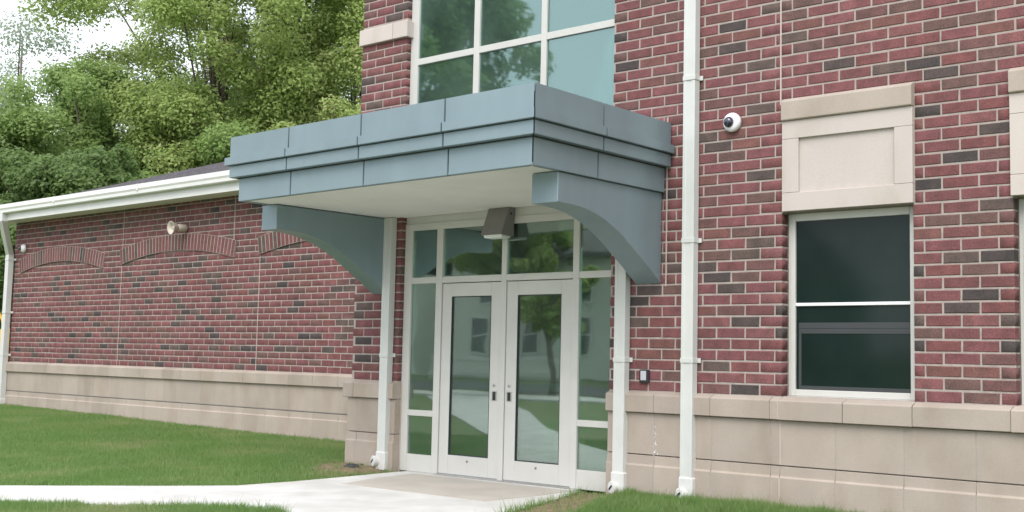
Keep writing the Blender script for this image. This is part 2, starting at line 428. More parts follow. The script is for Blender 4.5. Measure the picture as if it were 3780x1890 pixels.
def inpoly(P, poly):
    x, y = P[:, 0], P[:, 1]; ins = np.zeros(len(P), bool); n = len(poly)
    for i in range(n):
        (x1, y1), (x2, y2) = poly[i], poly[(i+1) % n]
        if y1 == y2: continue
        c = ((y1 > y) != (y2 > y)) & (x < (x2-x1)*(y-y1)/(y2-y1)+x1); ins ^= c
    return ins
def earth(poly, lift):
    P = np.array(poly); x0, y0 = P.min(0); x1, y1 = P.max(0); st = .05; V = []; F = []; ids = {}
    for i in range(int((x1-x0)/st)+1):
        for j in range(int((y1-y0)/st)+1):
            c = np.array([[x0+(i+.5)*st, y0+(j+.5)*st]])+rng.uniform(-.03, .03, (1, 2))
            if not inpoly(c, poly)[0]: continue
            q = []
            for a, b in ((i, j), (i+1, j), (i+1, j+1), (i, j+1)):
                if (a, b) not in ids:
                    ids[(a, b)] = len(V); X, Y = x0+a*st, y0+b*st; V.append((X, Y, gh(X, Y)+lift+.008*math.sin(X*31)*math.sin(Y*27)))
                q.append(ids[(a, b)])
            F.append(q)
    o = raw('bare_earth', V, F, DIRT); o['kind'] = 'structure'
EP = [(-2.64, -.05), (-2.58, -.5), (-2.42, -.98), (-2.24, -1.6), (-1.95, -2.4), (-1.55, -2.2), (-1.68, -1.3), (-1.9, -.75), (-2.12, -.05)]
earth(EP, .014)
earth([(-5.46, -.08), (-5.43, -.35), (-5.5, -.72), (-5.62, -1.0), (-5.8, -.75), (-6.1, -.6), (-6.3, -.30), (-6.2, -.08)], .010)
def grass(name, x0, x1, y0, y1, n, hmin, hmax, wid, m, keep=None):
    P = np.stack([rng.uniform(x0, x1, n), rng.uniform(y0, y1, n)], 1)
    ok = ~inpoly(P+rng.normal(size=P.shape)*.022, PATH)
    ok &= ~((P[:, 1] > -.075) & (P[:, 0] > -6.33))
    ok &= ~((P[:, 0] <= -6.33) & (P[:, 1] > 2.03-.0229*(P[:, 0]+4)))
    d1 = inpoly(P+rng.normal(size=P.shape)*.04, EP); d2 = inpoly(P, [(-5.42, -.03), (-5.43, -.35), (-5.55, -.6), (-6.0, -.7), (-6.25, -.35), (-6.2, -.03)])
    ok &= ~((d1 | d2) & (rng.random(n) < np.where(d1, .965, .8)))
    P = P[ok]
    # skip what no nearby camera could see (outside the view cone with a generous margin)
    Z = np.array([gh(a, b) for a, b in P])
    Q = np.column_stack([P, Z]); d = Q-np.array([CX, CY, CZ]); z = d@f; px = 1890+PPX+FPX*(d@r2)/np.maximum(z, .1); py = 945-FPX*(d@u2)/np.maximum(z, .1)
    k = (z > .5) & (px > -500) & (px < 4300) & (py < 2350)
    Q = Q[k]; n = len(Q)
    # tufts lean together: patchy height and bend
    pn = (np.sin(Q[:, 0]*2.1+1.3*np.sin(Q[:, 1]*1.7))*np.sin(Q[:, 1]*2.6+np.sin(Q[:, 0]*.9)) + 1)/2
    pf = (np.sin(Q[:, 0]*9.3+2*np.sin(Q[:, 1]*7.1))*np.sin(Q[:, 1]*8.7+1.5*np.sin(Q[:, 0]*6.2)) + 1)/2
    h = rng.uniform(hmin, hmax, n)*(.62+.45*pn+.5*pf**2)*np.where(rng.random(n) < .03, 1.7, 1.0); a = rng.uniform(0, 2*np.pi, n); lean = rng.uniform(.1, .9, n)*h
    w = rng.uniform(.6, 1.2, n)*wid
    t = np.stack([np.cos(a), np.sin(a), np.zeros(n)], 1); b = rng.uniform(0, 2*np.pi, n); ld = np.stack([np.cos(b), np.sin(b), np.zeros(n)], 1)
    v0 = Q-t*w[:, None]-[0, 0, .01]; v1 = Q+t*w[:, None]-[0, 0, .01]; v2 = Q+ld*lean[:, None]; v2[:, 2] += h
    V = np.stack([v0, v1, v2], 1).reshape(-1, 3); F = np.arange(3*n).reshape(-1, 3)
    o = raw(name, V, F, m, kind='stuff'); tag(o, 'mown green lawn grass beside the concrete path', 'grass')
    return o
GRASS = leaf_material('grass_blade', [(.155, .28, .074), (.21, .345, .105), (.18, .31, .088), (.26, .36, .135), (.285, .365, .14), (.47, .43, .25)], .9, .38)
g1 = grass('grass', -21, -5.3, -6.5, 2.6, 560000, .025, .062, .0055, GRASS); g1['label'] = 'mown green lawn in front of the long low brick wing'
g2 = grass('grass', -6.2, -2.6, -4.6, -2.6, 60000, .035, .085, .0045, GRASS); g2['label'] = 'strip of grass at the near edge of the branching path'
g3 = grass('grass', -2.75, 2.2, -2.6, 0, 190000, .04, .095, .004, GRASS); g3['label'] = 'grass growing along the stone base right of the entrance'

# ================================================================== two-storey building
B = thing('school_building', 'two-storey red brick school building with a stone base and glazed double entrance', 'building', (-2.4, 0, -1.0))
XL, XR, ZT = -6.22, 4.2, 6.8
OP_D = (-5.432, -2.392); OP_U = (-5.437, -2.392); OP_2 = (-.480, .745); OP_3 = (1.567, 2.79)
e = .002
def solid(x, z):
    if OP_D[0]-e < x < OP_D[1]+e and z < 1.93: return False
    if OP_U[0]-e < x < OP_U[1]+e and 2.66 < z < 5.9: return False
    for o in (OP_2, OP_3):
        if o[0]-e < x < o[1]+e and 0.0 < z < 1.63: return False
    return True
xs = [XL+e, XR, OP_D[0]-e, OP_D[1]+e, OP_U[0]-e, OP_U[1]+e, OP_2[0]-e, OP_2[1]+e, OP_3[0]-e, OP_3[1]+e]
wall = wall_mesh('brick_wall', xs, [-1.4, 0, 1.63, 1.93, 2.66, 5.9, ZT], solid, .006, .30, MORTAR, B)
blocked = [(OP_D[0], OP_D[1], -2, 1.93), (OP_U[0], OP_U[1], 2.63, 5.9)]
for o, c0, c1 in ((OP_2, -.467, .757), (OP_3, 1.556, 2.80)):
    blocked += [(o[0], o[1], -1, 1.63), (c0-.006, c1+.006, 1.63, 2.63)]
CJ = -.495; CJ2 = -1.728
cuts = [(CJ, 2.6, 9), (CJ2, 1.05, 2.62)]
rows = lay_rows(XL, OP_2[0], 0, ZT, -1.922, 0, blocked+[(XL-1, OP_U[0]+.02, 2.3, 9), (CJ, 1, 2.61, 9)], cuts)
rows += lay_rows(CJ, XR, 0, ZT, .838, 0, blocked+[(CJ-.1, OP_2[1]-.02, -1, 2.61)], cuts)
rows += lay_rows(XL, OP_U[0], 2.3, ZT, -6.133, .0564, [(XL-1, 0, 3.995, 4.19)], [], parity=1)
place_bricks(rows, wall, 'brick', lambda x, y, z: (x, y, z))
# the hidden flank and back, roof, floor and the dark rooms behind the glass
boxes('side_wall', [(XL+e, XL+.3, .301, 9, -1.4, ZT), (XR-.3, XR, .301, 9, -1.4, ZT), (XL+.3, XR-.3, 8.7, 9, -1.4, ZT)], BRICK, B)
onebox('roof', (XL+.31, XR-.31, .31, 8.69, 6.3, 6.5), ROOFM, B)
onebox('coping', (XL-.05, XR+.05, -.05, .36, ZT+.002, ZT+.10), STONE, B, .01)
boxes('interior_floor', [(XL+.31, XR-.31, .301, 8.69, -1.3, -1.0), (XL+.31, XR-.31, .301, 8.69, 2.3, 2.6)], FLOORM, B)
boxes('partition', [(-5.9, -5.7, .301, 3.4, -.999, 2.299), (-2.0, -1.8, .301, 3.4, -.999, 2.299), (-5.7, -2.0, 3.2, 3.4, -.999, 2.299), (-1.1, 1.3, 1.6, 1.7, -.999, 2.299), (-5.7, -2.0, 4.0, 4.1, 2.601, 6.29)], INTERIOR, B)
onebox('control_joint', (CJ-.007, CJ+.007, -.001, .05, 2.60, ZT-.002), SEAL, wall, 0)
onebox('control_joint', (CJ2-.006, CJ2+.006, .000, .05, 1.0, 2.62), SEAL, wall, 0)

# stone base: sloping ledge course, tall course, plinth with a wash
def stone(name, x0, x1, prof, parent, m=STONE, gap=.003, tr=None):
    bm = bmesh.new(); prism_x(bm, prof, x0+gap, x1-gap)
    bmesh.ops.bevel(bm, geom=bm.edges[:], offset=.0025, segments=1, affect='EDGES')
    return fin(name, bm, m, parent)
LEDGE = [(.05, 0.0), (0.0, 0.0), (-.066, -.026), (-.072, -.034), (-.072, -.192), (-.062, -.197), (.05, -.197)]
SILL = [(.215, .004), (0.02, .004), (-.072, -.024), (-.080, -.034), (-.080, -.194), (-.070, -.199), (.215, -.199)]
TALL = [(.05, -.203), (-.030, -.203), (-.030, -.589), (.05, -.589)]
PLINTH = [(.05, -.599), (-.030, -.599), (-.031, -.684), (-.048, -.697), (-.048, -1.5), (.05, -1.5)]
def backing(x0, x1): return [(x0, x1, -.064, .045, -.19, -.04), (x0, x1, -.0265, .045, -.586, -.206), (x0, x1, -.0265, .045, -.682, -.602), (x0, x1, -.0445, .045, -1.4, -.70)]
base = boxes('stone_base', backing(XL-.01, OP_D[0]-.005)+backing(OP_D[1]+.02, XR), JOINT, B)
def base_run(xs1, xs2, par, tall=TALL, ledge=LEDGE, plinth=PLINTH, sills=()):
    for a, b in zip(xs1[:-1], xs1[1:]):
        s = any(p < (a+b)/2 < q for p, q in sills)
        stone('ledge_stone', a, b, SILL if s else ledge, par)
    for a, b in zip(xs2[:-1], xs2[1:]):
        stone('base_stone', a, b, tall, par); stone('plinth_stone', a, b, plinth, par)
X1 = [OP_D[1]+.012, -1.807, -1.18, -.562, -.473, .139, .752, 1.545, 2.15, 2.80, 3.5, XR]
X2 = [OP_D[1]+.012, -1.816, -1.185, -.568, -.477, .052, .663, 1.258, 1.87, 2.48, 3.1, XR]
base_run(X1, X2, base, sills=[(-.47, .75), (1.55, 2.80)])
# left of the door: the corner pilaster, stones turning the corner
base_run([XL-.07, -6.10, OP_D[0]+.012], [XL-.02, -6.06, OP_D[0]+.012], base)
def retprof(prof, dx): return prof
boxes('jamb_stone', [(-5.441+.002, -5.412, .051, .30, -.197, 0), (-5.441+.002, -5.412, .051, .30, -1.4, -.203)], STONE, base, .003)
boxes('jamb_stone', [(-2.41, -2.382, .051, .30, -.197, 0), (-2.41, -2.382, .051, .30, -1.4, -.203)], STONE, base, .003)
onebox('control_joint', (-.4815, -.4685, -.0745, -.06, -.19, -.036), SEAL, base, 0)
onebox('control_joint', (-.4815, -.4685, -.032, .0, -.588, -.205), SEAL, base, 0)
onebox('control_joint', (-.4815, -.4685, -.0500, -.03, -1.3, -.70), SEAL, base, 0)

V = []; F = []
for k in range(26):
    zc = -.30-.30*rng.random()**.8; xc = -1.812+rng.normal()*.010+(.012 if zc < -.5 else 0)*rng.normal(); a = rng.uniform(.0015, .006)*(1.4 if zc < -.5 else 1); n0 = len(V); pts = 6
    for i in range(pts): V.append((xc+a*math.cos(i*math.pi/3)*rng.uniform(.6, 1.2), -.0312-.0006*rng.random(), zc+1.6*a*math.sin(i*math.pi/3)*rng.uniform(.6, 1.2)))
    F.append(list(range(n0, n0+pts)))
lime = raw('lime_run', V, F, WHITEP, base, 'stuff')

# stone band by the upper window
band = onebox('stone_band', (-6.235, -5.650, -.045, .10, 3.995, 4.188), STONE2, B, .006)
onebox('band_stone', (-5.643, -5.395, -.045, .10, 3.995, 4.188), STONE2, band, .006)

# panel + cap above each ground-floor window
def window_unit(ox0, ox1, c0, c1):
    cap = stone('lintel_stone', c0, c1, [(.06, 2.648), (.0, 2.648), (-.055, 2.618), (-.060, 2.61), (-.060, 2.450), (-.052, 2.442), (.06, 2.442)], B, STONE, 0)
    p0, p1 = c0-.002, c1-.004; q0, q1 = p0+.163, p1-.160
    panel = boxes('stone_panel', [(p0, p1, -.034, .06, 1.632, 1.795), (p0, p1, -.034, .06, 2.278, 2.440), (p0, q0, -.034, .06, 1.797, 2.276), (q1, p1, -.034, .06, 1.797, 2.276)], STONE2, B, .003)
    onebox('recessed_stone', (q0+.0005, q1-.0005, -.006, .05, 1.7955, 2.2775), STONE2, panel, 0)
    Y0, Y1 = .118, .215; dY = .056                       # the frame sits about 12 cm back in the reveal
    xx = lambda x: x-(CX-x)/8.72*dY
    zz = lambda z: z+(z-CZ)/8.72*dY
    a, b = xx(ox0+.1005), xx(ox1-.0585); zb, zt = .0660, zz(1.549); zr0, zr1 = zz(.797), zz(.825)
    w = boxes('window', [(ox0+.003, a-.0005, Y0, Y1, .010, 1.626), (b+.0005, ox1-.002, Y0, Y1, .010, 1.626), (a, b, Y0, Y1, zt+.0005, 1.626), (a, b, Y0, Y1, .010, zb-.0005)], FRAME, B, .004)
    onebox('frame_lip', (a-.045, a-.030, Y0-.006, Y0-.0005, .012, 1.6), FRAME, w, .001)
    onebox('window_sill', (ox0+.003, ox1-.002, .10, .21, .0042, .0095), FRAME, w, .001)
    onebox('meeting_rail', (a, b, Y0+.004, .17, zr0, zr1), WHITEP, w, .003)
    onebox('upper_pane', (a, b, .141, .151, zr1+.0005, zt), SCREEN, w, 0)
    onebox('screen_pane', (a, b, .141, .151, zb, zr0-.0005), SCREEN, w, 0)
    s0, s1, s2 = zz(.652), zz(.602), zz(.556)
    boxes('lower_sash', [(a+.026, b-.004, .136, .1408, s1, s0), (a+.026, b-.004, .137, .1408, s2, s1-.002), (a+.026, a+.052, .136, .1408, .10, s2-.001), (a+.026, b-.004, .136, .1408, zb, .0995)], SASH, w, .001)
    return w
window_unit(OP_2[0], OP_2[1], -.462, .759)
window_unit(OP_3[0], OP_3[1], 1.558, 2.80)

# entrance glazing
YF, YB = .062, .225
F_ = [(-5.432, -5.315, YF, YB, -.999, 1.79), (-2.42, -2.392, YF, YB, -.999, 1.79),                 # jambs
      (-4.912, -4.817, YF, YB, -.999, 1.721), (-3.918, -3.844, YF+.004, YB, -.999, 1.721), (-2.926, -2.843, YF, YB, -.999, 1.721),
      (-5.3145, -2.4205, YF+.001, YB, 1.7215, 1.79)]
ent = boxes('entrance_frame', F_, FRAME, B, .004)
boxes('transom_rail', [(a, b, YF+.002, YB, 1.112, 1.182) for a, b in ((-5.3145, -4.9125), (-4.8165, -3.9185), (-3.8435, -2.9265), (-2.8425, -2.4205))], FRAME, ent, .004)
onebox('head_panel', (-5.432, -2.392, YF+.012, YB, 1.7905, 1.93), FRAME, ent, .002)
onebox('head_flashing', (-5.432, -2.392, YF-.002, YF+.012, 1.786, 1.797), FRAME, ent, .001)
for a, b in ((-5.3145, -4.9125), (-2.8425, -2.4205)):
    onebox('mid_rail', (a, b, YF+.002, YB, -.378, -.312), FRAME, ent, .004)
    onebox('kick_panel', (a, b, YF+.006, YB, -.999, -.806), FRAME, ent, .004)
    onebox('pane', (a, b, .086, .098, -.3115, 1.1115), GLASS, ent, 0)
    onebox('pane', (a, b, .086, .098, -.8055, -.3785), GLASS, ent, 0)
for a, b in ((-5.3145, -4.9125), (-4.8165, -3.9185), (-3.8435, -2.9265), (-2.8425, -2.4205)):
    onebox('transom_pane', (a, b, .086, .098, 1.1825, 1.721), GLASS, ent, 0)
def door(a, b, g0, g1, pull_x, cyl_x, hole_x):
    g = .006; a += g; b -= g; zb, zt = -.985, 1.104; y0, y1 = YF+.016, YF+.062
    d = boxes('door', [(a, g0, y0, y1, zb, zt), (g1, b, y0, y1, zb, zt), (g0+.0005, g1-.0005, y0, y1, .958, zt), (g0+.0005, g1-.0005, y0, y1, zb, -.779)], FRAME, B, .003)
    onebox('door_pane', (g0, g1, y0+.018, y0+.03, -.7785, .9575), GLASS, d, 0)
    boxes('glazing_bead', [(g0, g0+.008, y0+.002, y0+.017, -.7785, .9575), (g1-.008, g1, y0+.002, y0+.017, -.7785, .9575), (g0+.0085, g1-.0085, y0+.002, y0+.017, .9495, .9575), (g0+.0085, g1-.0085, y0+.002, y0+.017, -.7785, -.7705)], DARKGAP, d, 0)
    ph = boxes('pull_handle', [(pull_x-.036, pull_x+.036, y0-.006, y0, -.166, -.066)], STEEL, d, .002)
    onebox('finger_recess', (pull_x-.020, pull_x+.020, y0-.008, y0-.0055, -.160, -.072), BLACK, ph, 0)
    bm = bmesh.new(); lathe(bm, [(.017, 0), (.017, .010), (.012, .012), (.006, .012)], (cyl_x, y0, -.002), (0, -1, 0), 16); c = fin('lock_cylinder', bm, STEEL, d)
    onebox('keyway', (cyl_x-.002, cyl_x+.002, y0-.0135, y0-.0115, -.010, .006), BLACK, c, 0)
    bm = bmesh.new(); lathe(bm, [(.012, 0), (.012, .008), (.004, .009)], (hole_x, y0, -.833), (0, -1, 0), 12); fin('door_stop', bm, LIGHTBOX, d)
    onebox('crash_bar', (g0-.05, g1+.05, y1+.008, y1+.07, -.045, .035), GLAZED, d, .004)
    onebox('door_sweep', (a, b, y0-.004, y1, -.999, -.9855), STEEL, d, .001)
    return d
door(-4.817, -3.918, -4.668, -4.066, -3.99, -3.995, -4.37)
door(-3.844, -2.926, -3.685, -3.083, -3.775, -3.775, -3.385)
onebox('threshold', (-4.817, -2.926, .02, .20, -1.0, -.9905), STEEL, ent, .002)

# stair window above the canopy
UZ = [2.66, 3.658, 4.735, 5.85]
fr = [(-5.437, -5.313, YF, YB, UZ[0], UZ[3]), (-4.415, -4.331, YF, YB, UZ[0], UZ[3]), (-3.42, -3.344, YF, YB, UZ[0], UZ[3]), (-2.421, -2.392, YF, YB, UZ[0], UZ[3])]
uw = boxes('stair_window', fr, FRAME, B, .004)
for a, b in ((-5.3125, -4.4155), (-4.3305, -3.4205), (-3.3435, -2.4215)):
    for z in UZ[1:3]: onebox('transom_rail', (a, b, YF+.002, YB, z, z+.075), FRAME, uw, .004)
    onebox('sill_rail', (a, b, YF+.002, YB, UZ[0], UZ[0]+.06), FRAME, uw, .004); onebox('head_rail', (a, b, YF+.002, YB, UZ[3]-.06, UZ[3]), FRAME, uw, .004)
    onebox('pane', (a, b, .086, .098, UZ[0]+.0605, UZ[1]-.0005), GLASSU, uw, 0)
    onebox('pane', (a, b, .086, .098, UZ[1]+.0755, UZ[2]-.0005), GLASSU, uw, 0)
    onebox('pane', (a, b, .086, .098, UZ[2]+.0755, UZ[3]-.0605), GLASSU, uw, 0)

# ================================================================== canopy
C = thing('entrance_canopy', 'blue-grey metal canopy on two arched brackets over the double doors', 'canopy', (-3.76, 0, 1.9))
CX0, CX1, CYF = -5.855, -1.672, 1.985
def tilt(z, x): return z + .0075*(x-CX1)
bands = [('top', [(-.07, 2.562), (0, 2.562), (0, 2.348), (.038, 2.345), (.038, 2.264), (-.07, 2.264)]),
         ('mid', [(-.09, 2.256), (.0, 2.256), (.0, 2.140), (-.09, 2.140)]),
         ('low', [(-.13, 2.133), (-.072, 2.133), (-.072, 1.899), (-.13, 1.899)])]
def run(name, prof, side, t0, t1, m0, m1, parent, m=METAL, bev=.003):
    g = .0075; bm = bmesh.new(); ends = []
    for t, mi, s in ((t0, m0, -1), (t1, m1, 1)):
        ring = []
        for d, z in prof:
            tt = t+s*d if mi else t-s*g
            if mi: tt -= s*.006
            if side == 'front': x, y = tt, -(CYF+d)
            elif side == 'right': x, y = CX1+d, tt
            else: x, y = CX0-d, tt
            ring.append(bm.verts.new((x, y, tilt(z, x))))
        ends.append(ring)
    a, b = ends; n = len(prof); bm.faces.new(a); bm.faces.new(b[::-1])
    for i in range(n): bm.faces.new((a[i], b[i], b[(i+1) % n], a[(i+1) % n]))
    bmesh.ops.recalc_face_normals(bm, faces=bm.faces[:])
    if bev: bmesh.ops.bevel(bm, geom=bm.edges[:], offset=bev, segments=2, affect='EDGES')
    return fin(name, bm, m, parent)
for nm, prof in bands:
    seams = {'top': [-4.885, -3.810, -2.710], 'mid': [-4.905, -3.835, -2.725], 'low': [-4.925, -3.838, -2.728]}[nm]
    ed = [CX0]+seams+[CX1]
    for i in range(4): run('fascia_panel', prof, 'front', ed[i], ed[i+1], i == 0, i == 3, C)
    ys = {'top': -1.062, 'mid': -1.060, 'low': -1.045}[nm]
    run('fascia_panel', prof, 'right', -CYF, ys, True, False, C); run('fascia_panel', prof, 'right', ys, -.008, False, False, C)
    run('fascia_panel', prof, 'left', -CYF, ys, True, False, C); run('fascia_panel', prof, 'left', ys, -.008, False, False, C)
core = bmesh.new()
run_core = [(-.5, 2.52), (-.03, 2.52), (-.03, 2.30), (-.05, 2.26), (-.10, 2.14), (-.14, 2.12), (-.14, 1.915), (-.5, 1.915)]
core.free()
bm = bmesh.new()
for x0, x1, y0, y1, z0, z1 in ((CX0+.03, CX1-.03, -CYF+.03, -.004, 2.255, 2.50), (CX0+.06, CX1-.06, -CYF+.06, -.004, 2.13, 2.2545), (CX0+.125, CX1-.125, -CYF+.125, -.004, 1.93, 2.1295)):
    box(bm, x0, x1, y0, y1, z0, z1)
for v in bm.verts: v.co.z = tilt(v.co.z, v.co.x)
fin('canopy_core', bm, DARKGAP, C)
bm = bmesh.new(); box(bm, CX0+.09, CX1-.09, -CYF+.09, -.004, 1.906, 1.925)
box(bm, OP_D[0]+.004, OP_D[1]-.004, -.0035, .06, 1.906, 1.925)
for v in bm.verts: v.co.z = tilt(v.co.z, v.co.x)
fin('soffit_board', bm, SOFFIT, C)
def catmull(P, n=6):
    P = [np.array(p, float) for p in P]; P = [2*P[0]-P[1]]+P+[2*P[-1]-P[-2]]; o = []
    for i in range(1, len(P)-2):
        for k in range(n):
            t = k/n; o.append(tuple(.5*((2*P[i])+(-P[i-1]+P[i+1])*t+(2*P[i-1]-5*P[i]+4*P[i+1]-P[i+2])*t*t+(-P[i-1]+3*P[i]-3*P[i+1]+P[i+2])*t**3)))
    o.append(tuple(P[-2])); return o
ARC = [(-1.550, 1.640), (-1.36, 1.638), (-1.19, 1.624), (-1.02, 1.590), (-.84, 1.530), (-.66, 1.446), (-.48, 1.340), (-.31, 1.232), (-.155, 1.130), (-.012, 1.030)]
def bracket(x0, x1):
    cz = [(y, tilt(z, (x0+x1)/2)) for y, z in catmull(ARC)]; zt = tilt(1.898, x0)
    prof = [(-1.550, zt)]+cz+[(-.012, zt)]
    bm = bmesh.new(); prism_x(bm, prof, x0, x1)
    bmesh.ops.bevel(bm, geom=[e for e in bm.edges if abs((e.verts[0].co-e.verts[1].co).x) < 1e-6], offset=.004, segments=1, affect='EDGES')
    return fin('bracket', bm, METAL, C)
bracket(-2.072, -1.777); bracket(-5.880, -5.630)
for x, y in ((-4.55, -1.2), (-4.05, -.75), (-4.9, -1.35)):
    bm = bmesh.new(); lathe(bm, [(.014, 0), (.014, .004), (.008, .006)], (x, y, tilt(1.906, x)), (0, 0, -1), 12); fin('soffit_vent', bm, SOFFIT, C)

# ================================================================== things on the main wall
def downspout(name, label, x0, ztop, zstraps, zbot=-.80, capside=-.02, zg=-1.02):
    w, y0, y1 = .130, -.094, -.014
    t = thing('downspout', label, 'downspout', (x0+w/2, -.05, zg), 'white rectangular downspouts on the brick walls')
    bm = bmesh.new()
    prof = [(x0, y0), (x0+.03, y0), (x0+.034, y0+.004), (x0+w-.034, y0+.004), (x0+w-.03, y0), (x0+w, y0), (x0+w, y1), (x0, y1)]
    a = [bm.verts.new((x, y, zbot)) for x, y in prof]; b = [bm.verts.new((x, y, ztop)) for x, y in prof]; n = len(prof)
    bm.faces.new(a); bm.faces.new(b[::-1])
    for i in range(n): bm.faces.new((a[i], b[i], b[(i+1) % n], a[(i+1) % n]))
    fin('pipe', bm, DSPAINT, t)
    for z in zstraps:
        onebox('strap', (x0-.006, x0+w+.006, y0-.006, y1+.004, z-.022, z+.022), DSPAINT, t, .002)
        onebox('strap_tab', (x0+w+.0065, x0+w+.036, y1-.004, y1+.008, z-.022, z+.022), DSPAINT, t, .002)
    bm = bmesh.new(); box(bm, x0-.012, x0+w+.012, y0-.014, y1+.006, zg, zbot+.03, .012)
    ft = fin('drain_adapter', bm, PVC, t)
    bm = bmesh.new(); cx = x0+w/2+capside
    lathe(bm, [(.054, -.02), (.054, .022), (.060, .022), (.060, .044), (.052, .048), (.02, .050)], (cx, y0-.012, zg+.105), (-.35, -1, .0), 24); cp = fin('cleanout_cap', bm, PVC, ft)
    d = Vector((-.35, -1, 0)).normalized(); p = Vector((cx, y0-.012, zg+.105))+d*.052
    bm = bmesh.new(); box(bm, -.03, .03, -.004, .004, -.008, .008)
    bmesh.ops.transform(bm, matrix=Matrix.Translation(p) @ Matrix.Rotation(math.atan2(.35, -1)+math.pi, 4, 'Z') @ Matrix.Rotation(-.7, 4, 'Y'), verts=bm.verts[:])
    fin('wrench_slot', bm, BLACK, cp)
    return t
downspout('downspout', 'full-height white downspout right of the canopy, beside the dome camera', -1.485, 6.7, (4.5, 2.955, 1.417, .303), -.79)
downspout('downspout', 'white downspout between the entrance doors and the card reader, ending under the canopy', -2.266, 1.895, (.298,), -.80)
downspout('downspout', 'white downspout left of the entrance doors, under the dark left bracket', -5.628, 1.87, (.298,), -.82, capside=-.055, zg=-1.0)

t = thing('dome_camera', 'white dome security camera right of the tall downspout', 'security camera', (-.99, 0, 2.42), 'dome security cameras on the brick walls')
D = Vector((.05, -.93, -.38)).normalized(); O = Vector((-.985, -.004, 2.492))
bm = bmesh.new(); lathe(bm, [(.087, 0), (.090, .03), (.082, .050), (.066, .058), (.052, .06)], O, (.0, -1, 0), 32); fin('housing', bm, WHITEP, t, True)
bm = bmesh.new(); lathe(bm, [(.050, 0), (.048, .02), (.038, .038), (.02, .05), (.002, .053)], O+Vector((-.012, -.056, -.002)), (-.12, -1, -.05), 24); fin('lens', bm, LENS, t, True)

t = thing('card_reader', 'small black wall card reader beside the right entrance downspout', 'card reader', (-1.96, 0, .07))
onebox('reader_body', (-2.008, -1.898, -.030, -.002, .080, .208), BLACK, t, .006)
onebox('reader_plate', (-1.988, -1.922, -.036, -.0305, .106, .196), GREYP, t, .003)

t = thing('wall_light', 'grey wedge-shaped wall light mounted above the double doors', 'wall light', (-3.68, .06, 1.56))
bm = bmesh.new(); prism_x(bm, [(.060, 1.893), (-.022, 1.893), (-.140, 1.592), (.060, 1.580)], -4.045, -3.737)
bmesh.ops.bevel(bm, geom=bm.edges[:], offset=.006, segments=2, affect='EDGES'); fin('light_housing', bm, LIGHTBOX, t)
bm = bmesh.new(); prism_x(bm, [(.03, 1.581), (-.115, 1.590), (-.10, 1.562), (.02, 1.560)], -4.02, -3.762); fin('light_lens', bm, DIFF, t)
bm = bmesh.new(); lathe(bm, [(.013, 0), (.013, .004), (.006, .005)], (-3.737, -.0, 1.82), (1, 0, 0), 14); fin('fixing_screw', bm, BLACK, t)
bm = bmesh.new()
bmesh.ops.create_icosphere(bm, subdivisions=3, radius=.09, matrix=Matrix.Translation((-5.80, -.30, -.965)) @ Matrix.Diagonal((1.25, .8, .42, 1)))
for v in bm.verts: v.co += Vector((random.uniform(-1, 1), random.uniform(-1, 1), random.uniform(-1, 1)))*.008
tag(fin('rubble_stone', bm, simple('dark_rubble', (.055, .055, .06), (.03, .03, .034), .9, 12)), 'dark lump of rubble on the soil by the left entrance downspout', 'stone')

# ================================================================== single-storey wing (local axes: X+4 along, Y 0 = wall face)
WY, WS = 2.066, -.0229; WA = math.atan(WS)
W = thing('school_wing', 'long single-storey brick wing with blind brick arches and a shingle roof', 'building', (-4, WY, 0), None, WA, False)
PINV[W.name] = Matrix.Translation((4, 0, 0))          # children are built with world-like X in wing axes
def tow(x, y, z):
    c, s = math.cos(WA), math.sin(WA); a = x+4
    return (-4+c*a-s*y, WY+s*a+c*y, z)
WL, WR, WT = -20.02, -6.26, 2.93
wwall = wall_mesh('brick_wall', [WL+e, WR], [-1.6, WT], lambda x, z: True, .006, .30, MORTAR, W)
wc = [(-15.615, 0, 3), (-12.03, 2.1, 3), (-11.265, 0, 1.83)]
arch_sp = [(-19.69, -16.30), (-15.62, -11.99), (-11.27, -7.64)]
rows = lay_rows(WL, WR, -.012, WT+.05, -14.919, -.0216, [], wc)
rows = [q for q in rows if q[1] < WT-.02]
place_bricks(rows, wwall, 'brick', tow)
for x, a, b in wc: onebox('control_joint', (x-.006, x+.006, -.002, .05, a, min(b, WT)), SEAL, wwall, 0)
def brick_arch(x0, x1, zs):
    a = (x1-x0)/2; rise = .19; R = (a*a+rise*rise)/(2*rise); cx = (x0+x1)/2; cz = zs+rise-R; th = math.asin(a/R); dep = .287
    bm = bmesh.new(); N = 40                                    # mortar bed behind the bricks
    for k in range(N):
        A, Bq = -th+2*th*k/N, -th+2*th*(k+1)/N; p = []
        for t_, rr in ((A, R), (Bq, R), (Bq, R+dep), (A, R+dep)): p.append((cx+rr*math.sin(t_), cz+rr*math.cos(t_)))
        va = [bm.verts.new((x, -.0225, z)) for x, z in p]; vb = [bm.verts.new((x, .02, z)) for x, z in p]
        bm.faces.new(va); bm.faces.new(vb[::-1])
        for i in range(4): bm.faces.new((va[i], vb[i], vb[(i+1) % 4], va[(i+1) % 4]))
    bmesh.ops.remove_doubles(bm, verts=bm.verts[:], dist=1e-5)
    ar = fin('brick_arch', bm, MORTAR, W)
    n = round(2*th*R/H)
    for k in range(n):
        t_ = -th+2*th*(k+.5)/n; m = R+dep/2
        o = bpy.data.objects.new('arch_brick', PROTO[random.randrange(6)]); COL.objects.link(o)
        o.location = (cx+m*math.sin(t_), -.026+random.uniform(-.002, .002), cz+m*math.cos(t_)); o.rotation_euler = (0, t_+math.pi/2, 0)
        o.scale = ((dep-.012)/(L-J), .2, (2*th*R/n-.021)/(H-J)); attach(o, ar)
